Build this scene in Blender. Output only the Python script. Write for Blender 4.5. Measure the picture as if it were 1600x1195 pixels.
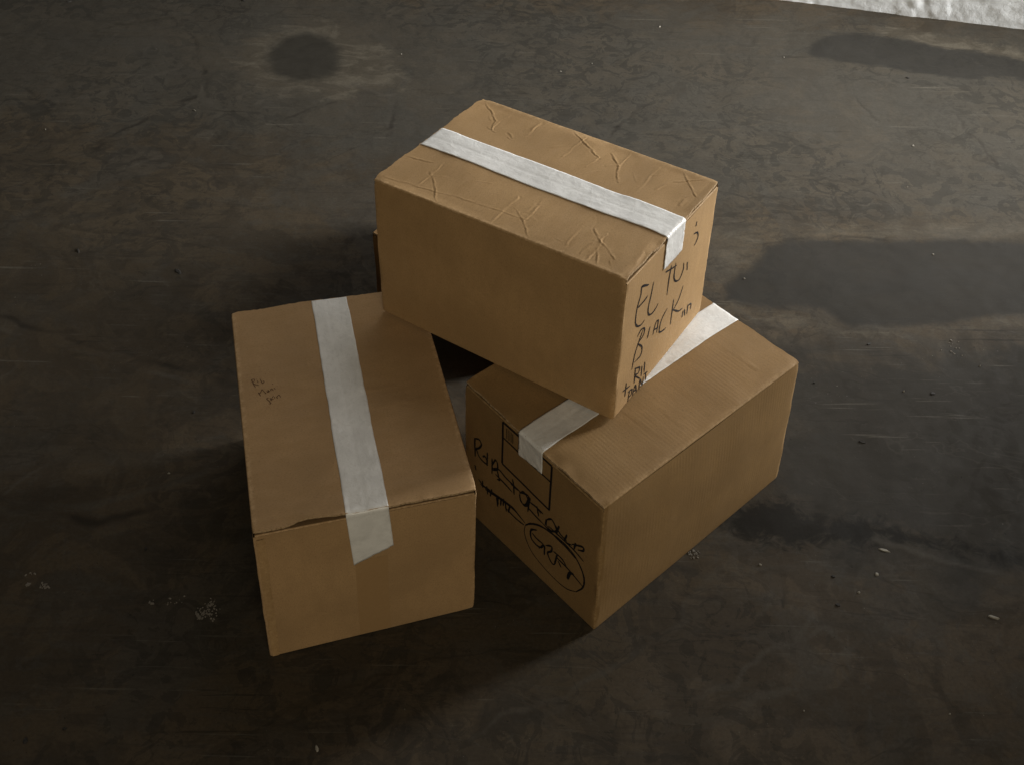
import bpy, math, random
import numpy as np
from mathutils import Vector, Matrix

# ------------------------------------------------------------------ clean
for o in list(bpy.data.objects):
    bpy.data.objects.remove(o)
S = bpy.context.scene
COL = S.collection

# ------------------------------------------------------------------ camera
PW, PH = 1600.0, 1195.0
FPX, PITCH, ROLL, CH = 1902.89, 0.7904, 0.0202, 1.7877
_f = np.array([0, math.cos(PITCH), -math.sin(PITCH)])
_r0 = np.array([1.0, 0, 0]); _u0 = np.cross(_r0, _f)
_R = math.cos(ROLL) * _r0 + math.sin(ROLL) * _u0
_U = -math.sin(ROLL) * _r0 + math.cos(ROLL) * _u0
cam = bpy.data.cameras.new('camera')
cam.sensor_fit = 'HORIZONTAL'; cam.sensor_width = 36.0
cam.lens = 36.0 * FPX / PW
cam.clip_start = 0.05; cam.clip_end = 100
co = bpy.data.objects.new('camera', cam); COL.objects.link(co)
co.matrix_world = Matrix(((_R[0], _U[0], -_f[0], 0), (_R[1], _U[1], -_f[1], 0), (_R[2], _U[2], -_f[2], CH), (0, 0, 0, 1)))
S.camera = co

# ------------------------------------------------------------------ world + light
w = bpy.data.worlds.new('World'); S.world = w; w.use_nodes = True
bg = w.node_tree.nodes['Background']
bg.inputs[0].default_value = (1.0, 0.90, 0.78, 1); bg.inputs[1].default_value = 0.03

def area(name, loc, target, sx, sy, power, col, spread=180):
    l = bpy.data.lights.new(name, 'AREA'); l.shape = 'RECTANGLE'; l.size = sx; l.size_y = sy
    l.energy = power; l.color = col; l.spread = math.radians(spread)
    o = bpy.data.objects.new(name, l); COL.objects.link(o); o.location = loc
    o.rotation_euler = (Vector(target) - Vector(loc)).to_track_quat('-Z', 'Y').to_euler()
    return o
area('window_light', (2.4, 2.74, 1.10), (0.2, 2.68, 0.70), 0.58, 1.3, 54, (1.0, 0.99, 0.96), 92)
area('top_fill_light', (0.6, 3.0, 2.8), (0.2, 2.0, 0.0), 1.6, 1.0, 13, (1.0, 0.98, 0.95))  # added overhead soft lamp, no real skylight there
area('front_fill_light', (0.7, -2.7, 2.7), (-0.2, 1.3, 0.3), 2.0, 2.0, 57, (1.0, 0.88, 0.66))  # added fill lamp behind the camera, brightens the front faces

S.render.engine = 'CYCLES'
S.view_settings.view_transform = 'Standard'; S.view_settings.look = 'None'
S.view_settings.gamma = 1; S.view_settings.exposure = 0

# ------------------------------------------------------------------ geometry helpers
def ray(px, py):
    return _f + _R * (px - PW / 2) / FPX - _U * (py - PH / 2) / FPX
CAMP = np.array([0, 0, CH])
def bp(px, py, z=0.0):
    d = ray(px, py); t = (z - CH) / d[2]
    return CAMP + d * t
def hsh(ix, iy, s):
    n = np.sin(ix * 127.1 + iy * 311.7 + s * 74.7) * 43758.5453
    return n - np.floor(n)
def vn(x, y, s=0):
    x = np.asarray(x, float); y = np.asarray(y, float)
    ix = np.floor(x); iy = np.floor(y); fx = x - ix; fy = y - iy
    fx = fx * fx * fx * (fx * (fx * 6 - 15) + 10); fy = fy * fy * fy * (fy * (fy * 6 - 15) + 10)
    a = hsh(ix, iy, s); b = hsh(ix + 1, iy, s); c = hsh(ix, iy + 1, s); d = hsh(ix + 1, iy + 1, s)
    return (a + (b - a) * fx + (c - a) * fy + (a - b - c + d) * fx * fy) * 2 - 1
def fbm(x, y, s=0, n=3):
    r = 0; a = 1; 
    for k in range(n):
        r = r + a * vn(x * 2 ** k, y * 2 ** k, s + k * 13); a *= 0.5
    return r
def sst(a, b, x):
    t = np.clip((x - a) / (b - a), 0, 1); return t * t * (3 - 2 * t)
def seg_dist(X, Y, pts):
    """distance to a polyline, signed side of the closest segment"""
    best = np.full(X.shape, 1e9); side = np.zeros(X.shape)
    for (ax, ay), (bx, by) in zip(pts[:-1], pts[1:]):
        dx, dy = bx - ax, by - ay; L2 = dx * dx + dy * dy + 1e-12
        t = np.clip(((X - ax) * dx + (Y - ay) * dy) / L2, 0, 1)
        d = np.hypot(X - ax - t * dx, Y - ay - t * dy)
        s = np.sign((X - ax) * dy - (Y - ay) * dx)
        m = d < best; best = np.where(m, d, best); side = np.where(m, s, side)
    return best, side
def poly_sdf(X, Y, pts):
    """positive inside"""
    d, _ = seg_dist(X, Y, list(pts) + [pts[0]])
    ins = np.zeros(X.shape, bool); n = len(pts)
    for i in range(n):
        ax, ay = pts[i]; bx, by = pts[(i + 1) % n]
        c = ((ay > Y) != (by > Y)) & (X < (bx - ax) * (Y - ay) / (by - ay + 1e-15) + ax)
        ins ^= c
    return np.where(ins, d, -d)

def mesh_np(name, V, F, mat, parent=None, uv=None, smooth=True, attrs=None, flat_from=None):
    me = bpy.data.meshes.new(name)
    me.from_pydata([tuple(map(float, v)) for v in V], [], [tuple(int(i) for i in f) for f in F])
    if uv is not None:
        ul = me.uv_layers.new(name='UVMap')
        idx = np.empty(len(me.loops), np.int32); me.loops.foreach_get('vertex_index', idx)
        ul.data.foreach_set('uv', np.asarray(uv, np.float32)[idx].ravel())
    for k, a in (attrs or {}).items():
        at = me.attributes.new(k, 'FLOAT', 'POINT'); at.data.foreach_set('value', np.asarray(a, np.float32))
    me.polygons.foreach_set('use_smooth', np.full(len(me.polygons), smooth))
    me.materials.append(mat); me.update()
    o = bpy.data.objects.new(name, me); COL.objects.link(o)
    if parent is not None:
        o.parent = parent
    return o
def tag(o, label=None, cat=None, group=None, kind=None):
    if label: o['label'] = label
    if cat: o['category'] = cat
    if group: o['group'] = group
    if kind: o['kind'] = kind
    return o

# ------------------------------------------------------------------ materials
class NT:
    def __init__(s, name):
        s.m = bpy.data.materials.new(name); s.m.use_nodes = True; s.t = s.m.node_tree
        s.b = s.t.nodes['Principled BSDF']
    def n(s, typ, **kw):
        nd = s.t.nodes.new(typ)
        for k, v in kw.items():
            if k.startswith('_'): setattr(nd, k[1:], v)
        return nd
    def lk(s, a, b): s.t.links.new(a, b)
    def set(s, sock, v):
        if hasattr(v, 'is_output') or isinstance(v, bpy.types.NodeSocket): s.lk(v, sock)
        else: sock.default_value = v
    def math(s, op, a, b=0.0, c=None, clamp=False):
        nd = s.n('ShaderNodeMath'); nd.operation = op; nd.use_clamp = clamp
        s.set(nd.inputs[0], a); s.set(nd.inputs[1], b)
        if c is not None: s.set(nd.inputs[2], c)
        return nd.outputs[0]
    def ramp(s, v, a, b, o0=0.0, o1=1.0):
        nd = s.n('ShaderNodeMapRange'); nd.interpolation_type = 'SMOOTHSTEP'
        s.set(nd.inputs[0], v); nd.inputs[1].default_value = a; nd.inputs[2].default_value = b
        nd.inputs[3].default_value = o0; nd.inputs[4].default_value = o1
        return nd.outputs[0]
    def mix(s, f, a, b, mode='MIX'):
        nd = s.n('ShaderNodeMix'); nd.data_type = 'RGBA'; nd.blend_type = mode; nd.clamp_factor = True
        s.set(nd.inputs[0], f)
        for sock, v in ((nd.inputs[6], a), (nd.inputs[7], b)):
            if isinstance(v, tuple): sock.default_value = v if len(v) == 4 else v + (1,)
            else: s.lk(v, sock)
        return nd.outputs[2]
    def noise(s, vec, scale, detail=3, rough=0.5, dist=0.0, sc=None, rot=None, loc=None):
        if sc is not None or rot is not None or loc is not None:
            mp = s.n('ShaderNodeMapping'); s.lk(vec, mp.inputs[0])
            if sc: mp.inputs['Scale'].default_value = sc
            if rot: mp.inputs['Rotation'].default_value = (0, 0, rot)
            if loc: mp.inputs['Location'].default_value = loc
            vec = mp.outputs[0]
        nd = s.n('ShaderNodeTexNoise'); s.lk(vec, nd.inputs['Vector'])
        nd.inputs['Scale'].default_value = scale; nd.inputs['Detail'].default_value = detail
        nd.inputs['Roughness'].default_value = rough; nd.inputs['Distortion'].default_value = dist
        return nd.outputs[0]
    def attr(s, name):
        nd = s.n('ShaderNodeAttribute'); nd.attribute_name = name; return nd.outputs['Fac']
    def bump(s, h, strength, dist, nrm=None):
        nd = s.n('ShaderNodeBump'); nd.inputs['Strength'].default_value = strength; nd.inputs['Distance'].default_value = dist
        s.lk(h, nd.inputs['Height'])
        if nrm is not None: s.lk(nrm, nd.inputs['Normal'])
        return nd.outputs[0]

def cardboard(name, base, seed=0.0, rib=0.12):
    t = NT(name); uv = t.n('ShaderNodeUVMap').outputs[0]
    off = t.n('ShaderNodeVectorMath'); off.operation = 'ADD'; t.lk(uv, off.inputs[0]); off.inputs[1].default_value = (seed, seed * 1.7, 0)
    v = off.outputs[0]
    big = t.noise(v, 7, 3, 0.55)
    mid = t.noise(v, 60, 3, 0.6, sc=(1, 0.35, 1))
    fine = t.noise(v, 620, 3, 0.75, sc=(1, 0.35, 1))
    fleck = t.noise(v, 420, 1, 0.5)
    # corrugation showing through the liner, fading in and out
    sx = t.n('ShaderNodeSeparateXYZ'); t.lk(v, sx.inputs[0])
    wv = t.math('SINE', t.math('MULTIPLY', sx.outputs[0], 2 * math.pi / 0.0072))
    wv = t.math('MULTIPLY', wv, t.ramp(t.noise(v, 9, 2), 0.35, 0.7))
    b = base
    c = t.mix(t.ramp(big, 0.3, 0.7), tuple(x * 0.88 for x in b), tuple(x * 1.08 for x in b))
    c = t.mix(t.math('MULTIPLY', t.ramp(mid, 0.35, 0.7), 0.35), c, tuple(x * y for x, y in zip(b, (0.82, 0.80, 0.76))))
    c = t.mix(t.math('MULTIPLY', t.ramp(fine, 0.42, 0.70), 0.55), c, tuple(x * 0.66 for x in b))
    c = t.mix(t.math('MULTIPLY', t.ramp(fleck, 0.64, 0.72), 0.55), c, tuple(x * 0.50 for x in b))
    c = t.mix(t.math('MULTIPLY', t.ramp(t.noise(v, 330, 2, 0.6, loc=(6, 1, 0)), 0.66, 0.74), 0.4), c, tuple(min(1, x * 1.35) for x in b))
    rub = t.math('MULTIPLY', t.ramp(t.noise(v, 20, 7, 0.7, 0.8, sc=(0.5, 2.2, 1), rot=0.4), 0.60, 0.70), 0.22)
    c = t.mix(rub, c, tuple(min(1, x * 1.28) for x in b))
    c = t.mix(t.math('MULTIPLY', t.ramp(wv, 0.2, 1.0), 0.07), c, tuple(x * 0.75 for x in b))
    # a few soft stains
    st = t.noise(v, 16, 4, 0.6, 0.6, loc=(3.1, 5.2, 0))
    c = t.mix(t.math('MULTIPLY', t.ramp(st, 0.64, 0.80), 0.35), c, tuple(x * 0.62 for x in b))
    # scuffed folds; the pale line also paints an edge highlight
    e = t.math('MULTIPLY', t.attr('fold'), t.ramp(t.noise(v, 110, 3, 0.7), 0.40, 0.66))
    c = t.mix(t.math('MULTIPLY', e, 0.55), c, (min(1, b[0] * 1.45), b[1] * 1.55, b[2] * 1.8))
    t.lk(c, t.b.inputs['Base Color'])
    t.set(t.b.inputs['Roughness'], t.ramp(mid, 0.2, 0.8, 0.58, 0.78))
    t.b.inputs['Specular IOR Level'].default_value = 0.28
    h = t.math('ADD', t.math('MULTIPLY', wv, rib), t.math('MULTIPLY', fine, 0.5))
    h = t.math('ADD', h, t.math('MULTIPLY', mid, 0.8))
    t.lk(t.bump(h, 0.45, 0.0007), t.b.inputs['Normal'])
    return t.m
def edge_mat():
    t = NT('corrugated_edge'); uv = t.n('ShaderNodeUVMap').outputs[0]
    n = t.noise(uv, 300, 3, 0.7)
    sx = t.n('ShaderNodeSeparateXYZ'); t.lk(uv, sx.inputs[0])
    wv = t.math('SINE', t.math('MULTIPLY', sx.outputs[0], 2 * math.pi / 0.0072))
    c = t.mix(t.ramp(n, 0.3, 0.7), (0.34, 0.225, 0.115), (0.52, 0.37, 0.215))
    c = t.mix(t.math('MULTIPLY', t.ramp(wv, 0.3, 1.0), t.ramp(t.noise(uv, 35, 3, 0.6), 0.40, 0.60, 0.05, 0.6)), c, (0.15, 0.09, 0.04))
    t.lk(c, t.b.inputs['Base Color']); t.b.inputs['Roughness'].default_value = 0.9
    return t.m
def tape_mat():
    t = NT('white_tape'); uv = t.n('ShaderNodeUVMap').outputs[0]
    n1 = t.noise(uv, 22, 3, 0.6, 0.5); n2 = t.noise(uv, 160, 3, 0.6, sc=(1, 0.4, 1)); n3 = t.noise(uv, 70, 3, 0.6, 1.2)
    c = t.mix(t.ramp(n1, 0.3, 0.7), (0.72, 0.715, 0.70), (0.83, 0.825, 0.81))
    c = t.mix(t.math('MULTIPLY', t.ramp(n3, 0.55, 0.75), 0.35), c, (0.60, 0.57, 0.53))
    t.lk(c, t.b.inputs['Base Color'])
    t.set(t.b.inputs['Roughness'], t.ramp(n2, 0.3, 0.7, 0.24, 0.40))
    t.b.inputs['Specular IOR Level'].default_value = 0.5
    h = t.math('ADD', t.math('MULTIPLY', n3, 1.0), t.math('MULTIPLY', n2, 0.25))
    t.lk(t.bump(h, 0.35, 0.0016), t.b.inputs['Normal'])
    return t.m
def clear_tape_mat():
    t = NT('brown_clear_tape'); uv = t.n('ShaderNodeUVMap').outputs[0]
    n = t.noise(uv, 120, 3, 0.6, 0.8)
    c = t.mix(n, (0.355, 0.218, 0.100), (0.395, 0.247, 0.116))
    t.lk(c, t.b.inputs['Base Color']); t.b.inputs['Roughness'].default_value = 0.38
    t.lk(t.bump(n, 0.3, 0.0008), t.b.inputs['Normal'])
    return t.m
def ink_mat(name, col, rough=0.6):
    t = NT(name); tc = t.n('ShaderNodeTexCoord').outputs['Object']
    n = t.noise(tc, 500, 2, 0.6)
    c = t.mix(t.ramp(n, 0.35, 0.75), col, tuple(x * 1.9 + 0.006 for x in col))
    t.lk(c, t.b.inputs['Base Color']); t.b.inputs['Roughness'].default_value = rough
    t.b.inputs['Specular IOR Level'].default_value = 0.2
    return t.m

KRAFT = (0.290, 0.178, 0.074)
M_CARD = [cardboard('kraft_cardboard', KRAFT, 0.0), cardboard('kraft_cardboard_warm', (0.425, 0.270, 0.132), 4.3),
          cardboard('kraft_cardboard_pale', (0.410, 0.258, 0.118), 9.1), cardboard('kraft_cardboard_aged', (0.235, 0.135, 0.052), 14.7)]
M_EDGE = edge_mat(); M_TAPE = tape_mat(); M_CLEAR = clear_tape_mat()
M_INK = ink_mat('black_marker', (0.008, 0.007, 0.008)); M_PEN = ink_mat('brown_pen', (0.085, 0.042, 0.020))

# ------------------------------------------------------------------ floor
def P2(pts):  # pixels on the floor -> metres
    return [tuple(bp(x, y)[:2]) for x, y in pts]
def axis(lo, hi, step, far_lo, far_hi):
    a = list(np.arange(lo, hi + 1e-6, step))
    s = step; x = hi
    while x < far_hi: s *= 1.35; x += s; a.append(x)
    s = step; x = lo; b = []
    while x > far_lo: s *= 1.35; x -= s; b.append(x)
    return np.array(b[::-1] + a)
fx = axis(-1.7, 1.75, 0.0055, -7, 7); fy = axis(0.75, 3.55, 0.0055, -5, 6)
GX, GY = np.meshgrid(fx, fy)
ST = {
 'halo': [(355, 108), (372, 80), (386, 66), (380, 58), (412, 52), (430, 46), (450, 40), (500, 36), (560, 46), (600, 62), (612, 78), (618, 95), (640, 96), (622, 104), (638, 128), (624, 122), (637, 150), (606, 138), (590, 148), (560, 142), (530, 156), (505, 160), (500, 150), (470, 146), (440, 152), (424, 140), (400, 146), (392, 132), (370, 134), (376, 120)],
 'disc': [(415, 92), (420, 72), (440, 56), (480, 49), (515, 56), (535, 74), (538, 98), (528, 118), (500, 128), (465, 130), (432, 122), (418, 108)],
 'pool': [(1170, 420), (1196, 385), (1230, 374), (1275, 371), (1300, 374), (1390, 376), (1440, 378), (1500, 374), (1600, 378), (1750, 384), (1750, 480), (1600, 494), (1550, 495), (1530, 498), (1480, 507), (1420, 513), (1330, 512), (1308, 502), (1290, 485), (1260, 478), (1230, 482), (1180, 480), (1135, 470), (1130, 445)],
 'tan_up': [(1110, 352), (1200, 345), (1330, 348), (1450, 340), (1600, 343), (1750, 345), (1750, 385), (1600, 379), (1500, 375), (1440, 379), (1300, 375), (1230, 375), (1196, 386), (1170, 421), (1130, 440), (1105, 400)],
 'tan_low': [(1140, 472), (1180, 482), (1230, 484), (1300, 500), (1330, 514), (1420, 515), (1480, 509), (1530, 500), (1600, 496), (1750, 482), (1750, 500), (1600, 515), (1520, 516), (1440, 524), (1330, 522), (1200, 512), (1130, 490)],
 'band': [(1262, 84), (1275, 62), (1300, 50), (1340, 47), (1390, 60), (1460, 73), (1600, 93), (1760, 118), (1760, 150), (1600, 128), (1500, 121), (1400, 109), (1320, 100), (1280, 94)],
 'tan_wall': [(1370, 46), (1420, 44), (1460, 52), (1600, 80), (1760, 104), (1760, 117), (1600, 94), (1520, 84), (1460, 74), (1400, 62), (1384, 54)],
 'oil': [(1100, 815), (1160, 780), (1215, 768), (1280, 800), (1330, 806), (1380, 812), (1480, 838), (1620, 862), (1620, 890), (1480, 862), (1380, 842), (1340, 852), (1300, 846), (1260, 858), (1225, 866), (1200, 850), (1160, 845)],
 'dusty': [(-300, -60), (1900, 60), (1900, 330), (1500, 345), (1250, 330), (1130, 300), (1000, 330), (700, 300), (420, 230), (150, 200), (-300, 150)],  # back floor lightened in colour to stand in for stronger light
 'damp': [(1130, 520), (1330, 528), (1600, 522), (1800, 530), (1800, 900), (1500, 930), (1250, 820), (1180, 700)],  # darker floor patch whose colour also carries the dimmer light here
 'damp_left': [(-200, 330), (60, 340), (240, 420), (360, 470), (340, 640), (200, 760), (-200, 720)],  # left floor darkened in colour to stand in for weaker light
}
attrs = {}
wob = 0.012 * fbm(GX * 9, GY * 9, 3, 3); wob2 = 0.012 * fbm(GX * 9, GY * 9, 31, 3)
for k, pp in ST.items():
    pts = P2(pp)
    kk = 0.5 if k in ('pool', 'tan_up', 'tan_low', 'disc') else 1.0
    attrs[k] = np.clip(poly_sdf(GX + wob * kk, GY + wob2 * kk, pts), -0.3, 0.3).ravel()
# trowel ridges, cracks and scuffs cut into the floor: (pixels, width m, height m)
RID = [([(-40, 485), (0, 497), (80, 520), (160, 545), (220, 560), (370, 605)], 0.010, -0.0022), ([(-40, 510), (60, 532), (160, 558), (300, 600)], 0.008, 0.0016),
 ([(-20, 600), (20, 575), (50, 545), (72, 528)], 0.007, 0.0020), ([(-20, 800), (60, 797), (130, 790), (240, 765), (330, 735)], 0.010, 0.0020),
 ([(0, 770), (50, 740), (95, 712)], 0.006, 0.0016), ([(60, 800), (150, 812), (260, 800), (340, 760)], 0.012, -0.0016),
 ([(740, 1150), (800, 1112), (920, 1066), (1010, 1010), (1065, 965), (1110, 900), (1150, 858)], 0.008, 0.0018),
 ([(1030, 1035), (1075, 985), (1130, 920)], 0.014, 0.0012),
 ([(1078, 1088), (1100, 1072), (1150, 1068), (1165, 1040), (1190, 1020), (1228, 1008), (1262, 966)], 0.009, 0.0022),
 ([(1100, 1120), (1150, 1118), (1180, 1095), (1230, 1080)], 0.012, 0.0016),
 ([(1222, 865), (1216, 945)], 0.003, -0.003), ([(1393, 900), (1392, 950), (1360, 985), (1330, 1015), (1280, 1050)], 0.008, 0.0018),
 ([(1393, 950), (1435, 965)], 0.005, -0.002), ([(1370, 842), (1440, 868), (1500, 885), (1610, 905)], 0.007, 0.0018),
 ([(1082, 88), (1040, 125), (1000, 168), (950, 218)], 0.008, -0.0020), ([(1095, 70), (1075, 100), (1058, 128)], 0.006, 0.0016),
 ([(325, 150), (318, 100), (300, 60)], 0.010, -0.0012), ([(0, 126), (40, 138), (68, 165), (78, 190)], 0.008, -0.0018),
 ([(70, 165), (150, 150), (240, 118), (330, 90)], 0.009, 0.0018), ([(165, 165), (165, 205), (150, 235)], 0.010, -0.0014),
 ([(200, 262), (270, 232), (330, 205)], 0.008, 0.0018), ([(165, 218), (230, 186), (300, 150)], 0.008, -0.0015),
 ([(425, 125), (440, 132), (480, 140), (520, 130), (535, 118)], 0.006, 0.0018), ([(415, 95), (420, 75), (450, 55), (490, 50)], 0.006, 0.0012),
 ([(600, 215), (615, 190), (622, 160)], 0.010, -0.0012), ([(380, 340), (420, 310), (450, 290)], 0.008, 0.0014),
 ([(1330, 150), (1345, 170), (1370, 190)], 0.006, -0.002), ([(1490, 178), (1505, 200), (1540, 235), (1560, 260)], 0.007, -0.0018),
 ([(1390, 374), (1420, 368), (1470, 367), (1510, 370)], 0.006, 0.003), ([(1140, 470), (1190, 480), (1250, 481)], 0.006, 0.002),
 ([(1150, 485), (1190, 505), (1260, 512)], 0.008, 0.002), ([(1410, 610), (1430, 652)], 0.004, -0.002), ([(1230, 430), (1330, 420)], 0.02, 0.0004),
 ([(1290, 492), (1330, 512), (1420, 514), (1480, 508), (1530, 499), (1600, 495), (1700, 488)], 0.006, 0.0018), ([(1196, 384), (1275, 371), (1390, 376)], 0.006, -0.0012),
 ([(540, 128), (575, 142), (612, 150)], 0.007, 0.0014), ([(560, 138), (600, 146), (636, 152)], 0.005, 0.0014), ([(598, 94), (620, 95), (642, 97)], 0.004, 0.0014), ([(600, 108), (618, 118), (636, 128)], 0.006, 0.0014),
 ([(385, 108), (368, 116), (352, 122)], 0.005, 0.0012), ([(405, 128), (388, 142), (372, 158)], 0.006, 0.0012), ([(440, 140), (425, 155), (400, 162)], 0.006, 0.0012), ([(470, 40), (465, 30)], 0.004, 0.0012), ([(380, 80), (362, 78)], 0.004, 0.0012),
 ([(480, 150), (500, 165), (490, 182)], 0.007, 0.0010), ([(430, 190), (480, 172), (520, 160)], 0.006, -0.0012), ([(270, 180), (300, 160), (325, 120)], 0.006, 0.0012), ([(210, 250), (250, 240), (280, 226)], 0.005, -0.0016),
 ([(1085, 880), (1105, 850), (1140, 845)], 0.006, 0.0012), ([(1250, 1000), (1290, 985), (1330, 1010), (1330, 1050)], 0.007, 0.0014), ([(1180, 960), (1200, 930), (1195, 900)], 0.008, 0.0012), ([(1480, 1100), (1500, 1075), (1540, 1065)], 0.006, -0.0014), ([(1540, 1080), (1560, 1100), (1578, 1125)], 0.004, -0.0018), ([(1455, 1070), (1470, 1090)], 0.005, -0.0018),
 ([(560, 40), (590, 55), (612, 76)], 0.008, 0.0012), ([(600, 100), (580, 120), (540, 140)], 0.01, 0.0012)]
Z = 0.0012 * fbm(GX * 5, GY * 5, 7, 3) + 0.0004 * fbm(GX * 30, GY * 30, 11, 2)
rel = np.zeros_like(Z)
for pp, wd, ht in RID:
    d, _ = seg_dist(GX + 0.010 * vn(GX * 22, GY * 22, 5) + 0.004 * vn(GX * 70, GY * 70, 6), GY + 0.010 * vn(GX * 22, GY * 22, 8), P2(pp))
    prof = np.exp(-(d / wd) ** 2) * (0.55 + 0.45 * vn(GX * 14, GY * 14, 9))
    Z += 0.35 * ht * prof; rel += np.sign(ht) * prof * min(1.0, abs(ht) / 0.0014)
# short random trowel scratches, mostly running towards the upper right
rng = np.random.RandomState(4)
for k in range(150):
    x = rng.uniform(-1.6, 1.6); y = rng.uniform(0.85, 3.4); a = rng.normal(0.5, 0.5) if x < 0.2 else rng.normal(-0.1, 0.7)
    L = rng.uniform(0.05, 0.22); c = rng.uniform(-0.6, 0.6)
    pts = [(x, y), (x + L * .5 * math.cos(a), y + L * .5 * math.sin(a)), (x + L * .5 * math.cos(a) + L * .5 * math.cos(a + c), y + L * .5 * math.sin(a) + L * .5 * math.sin(a + c))]
    m = (np.abs(fx - x) < L + 0.03); n = (np.abs(fy - y) < L + 0.03)
    ii = np.ix_(np.where(n)[0], np.where(m)[0])
    gx, gy = GX[ii], GY[ii]
    d, _ = seg_dist(gx + 0.006 * vn(gx * 40, gy * 40, 5), gy, pts)
    prof = np.exp(-(d / rng.uniform(0.0032, 0.006)) ** 2); sg = rng.choice([-1, 1]) * rng.uniform(0.4, 1)
    Z[ii] += 0.00022 * sg * prof; rel[ii] += 0.42 * sg * prof
inner = sst(-1.75, -1.6, GX) * (1 - sst(1.65, 1.8, GX)) * sst(0.7, 0.9, GY) * (1 - sst(3.45, 3.6, GY))
Z *= inner; rel *= inner
# flat under the boxes so that they sit on it
def flat_under(pts, z=0.0):
    global Z
    m = sst(-0.04, 0.0, poly_sdf(GX, GY, pts)); Z = Z * (1 - m) + z * m
attrs['relief'] = np.clip(rel, -1.5, 1.5).ravel()

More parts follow.
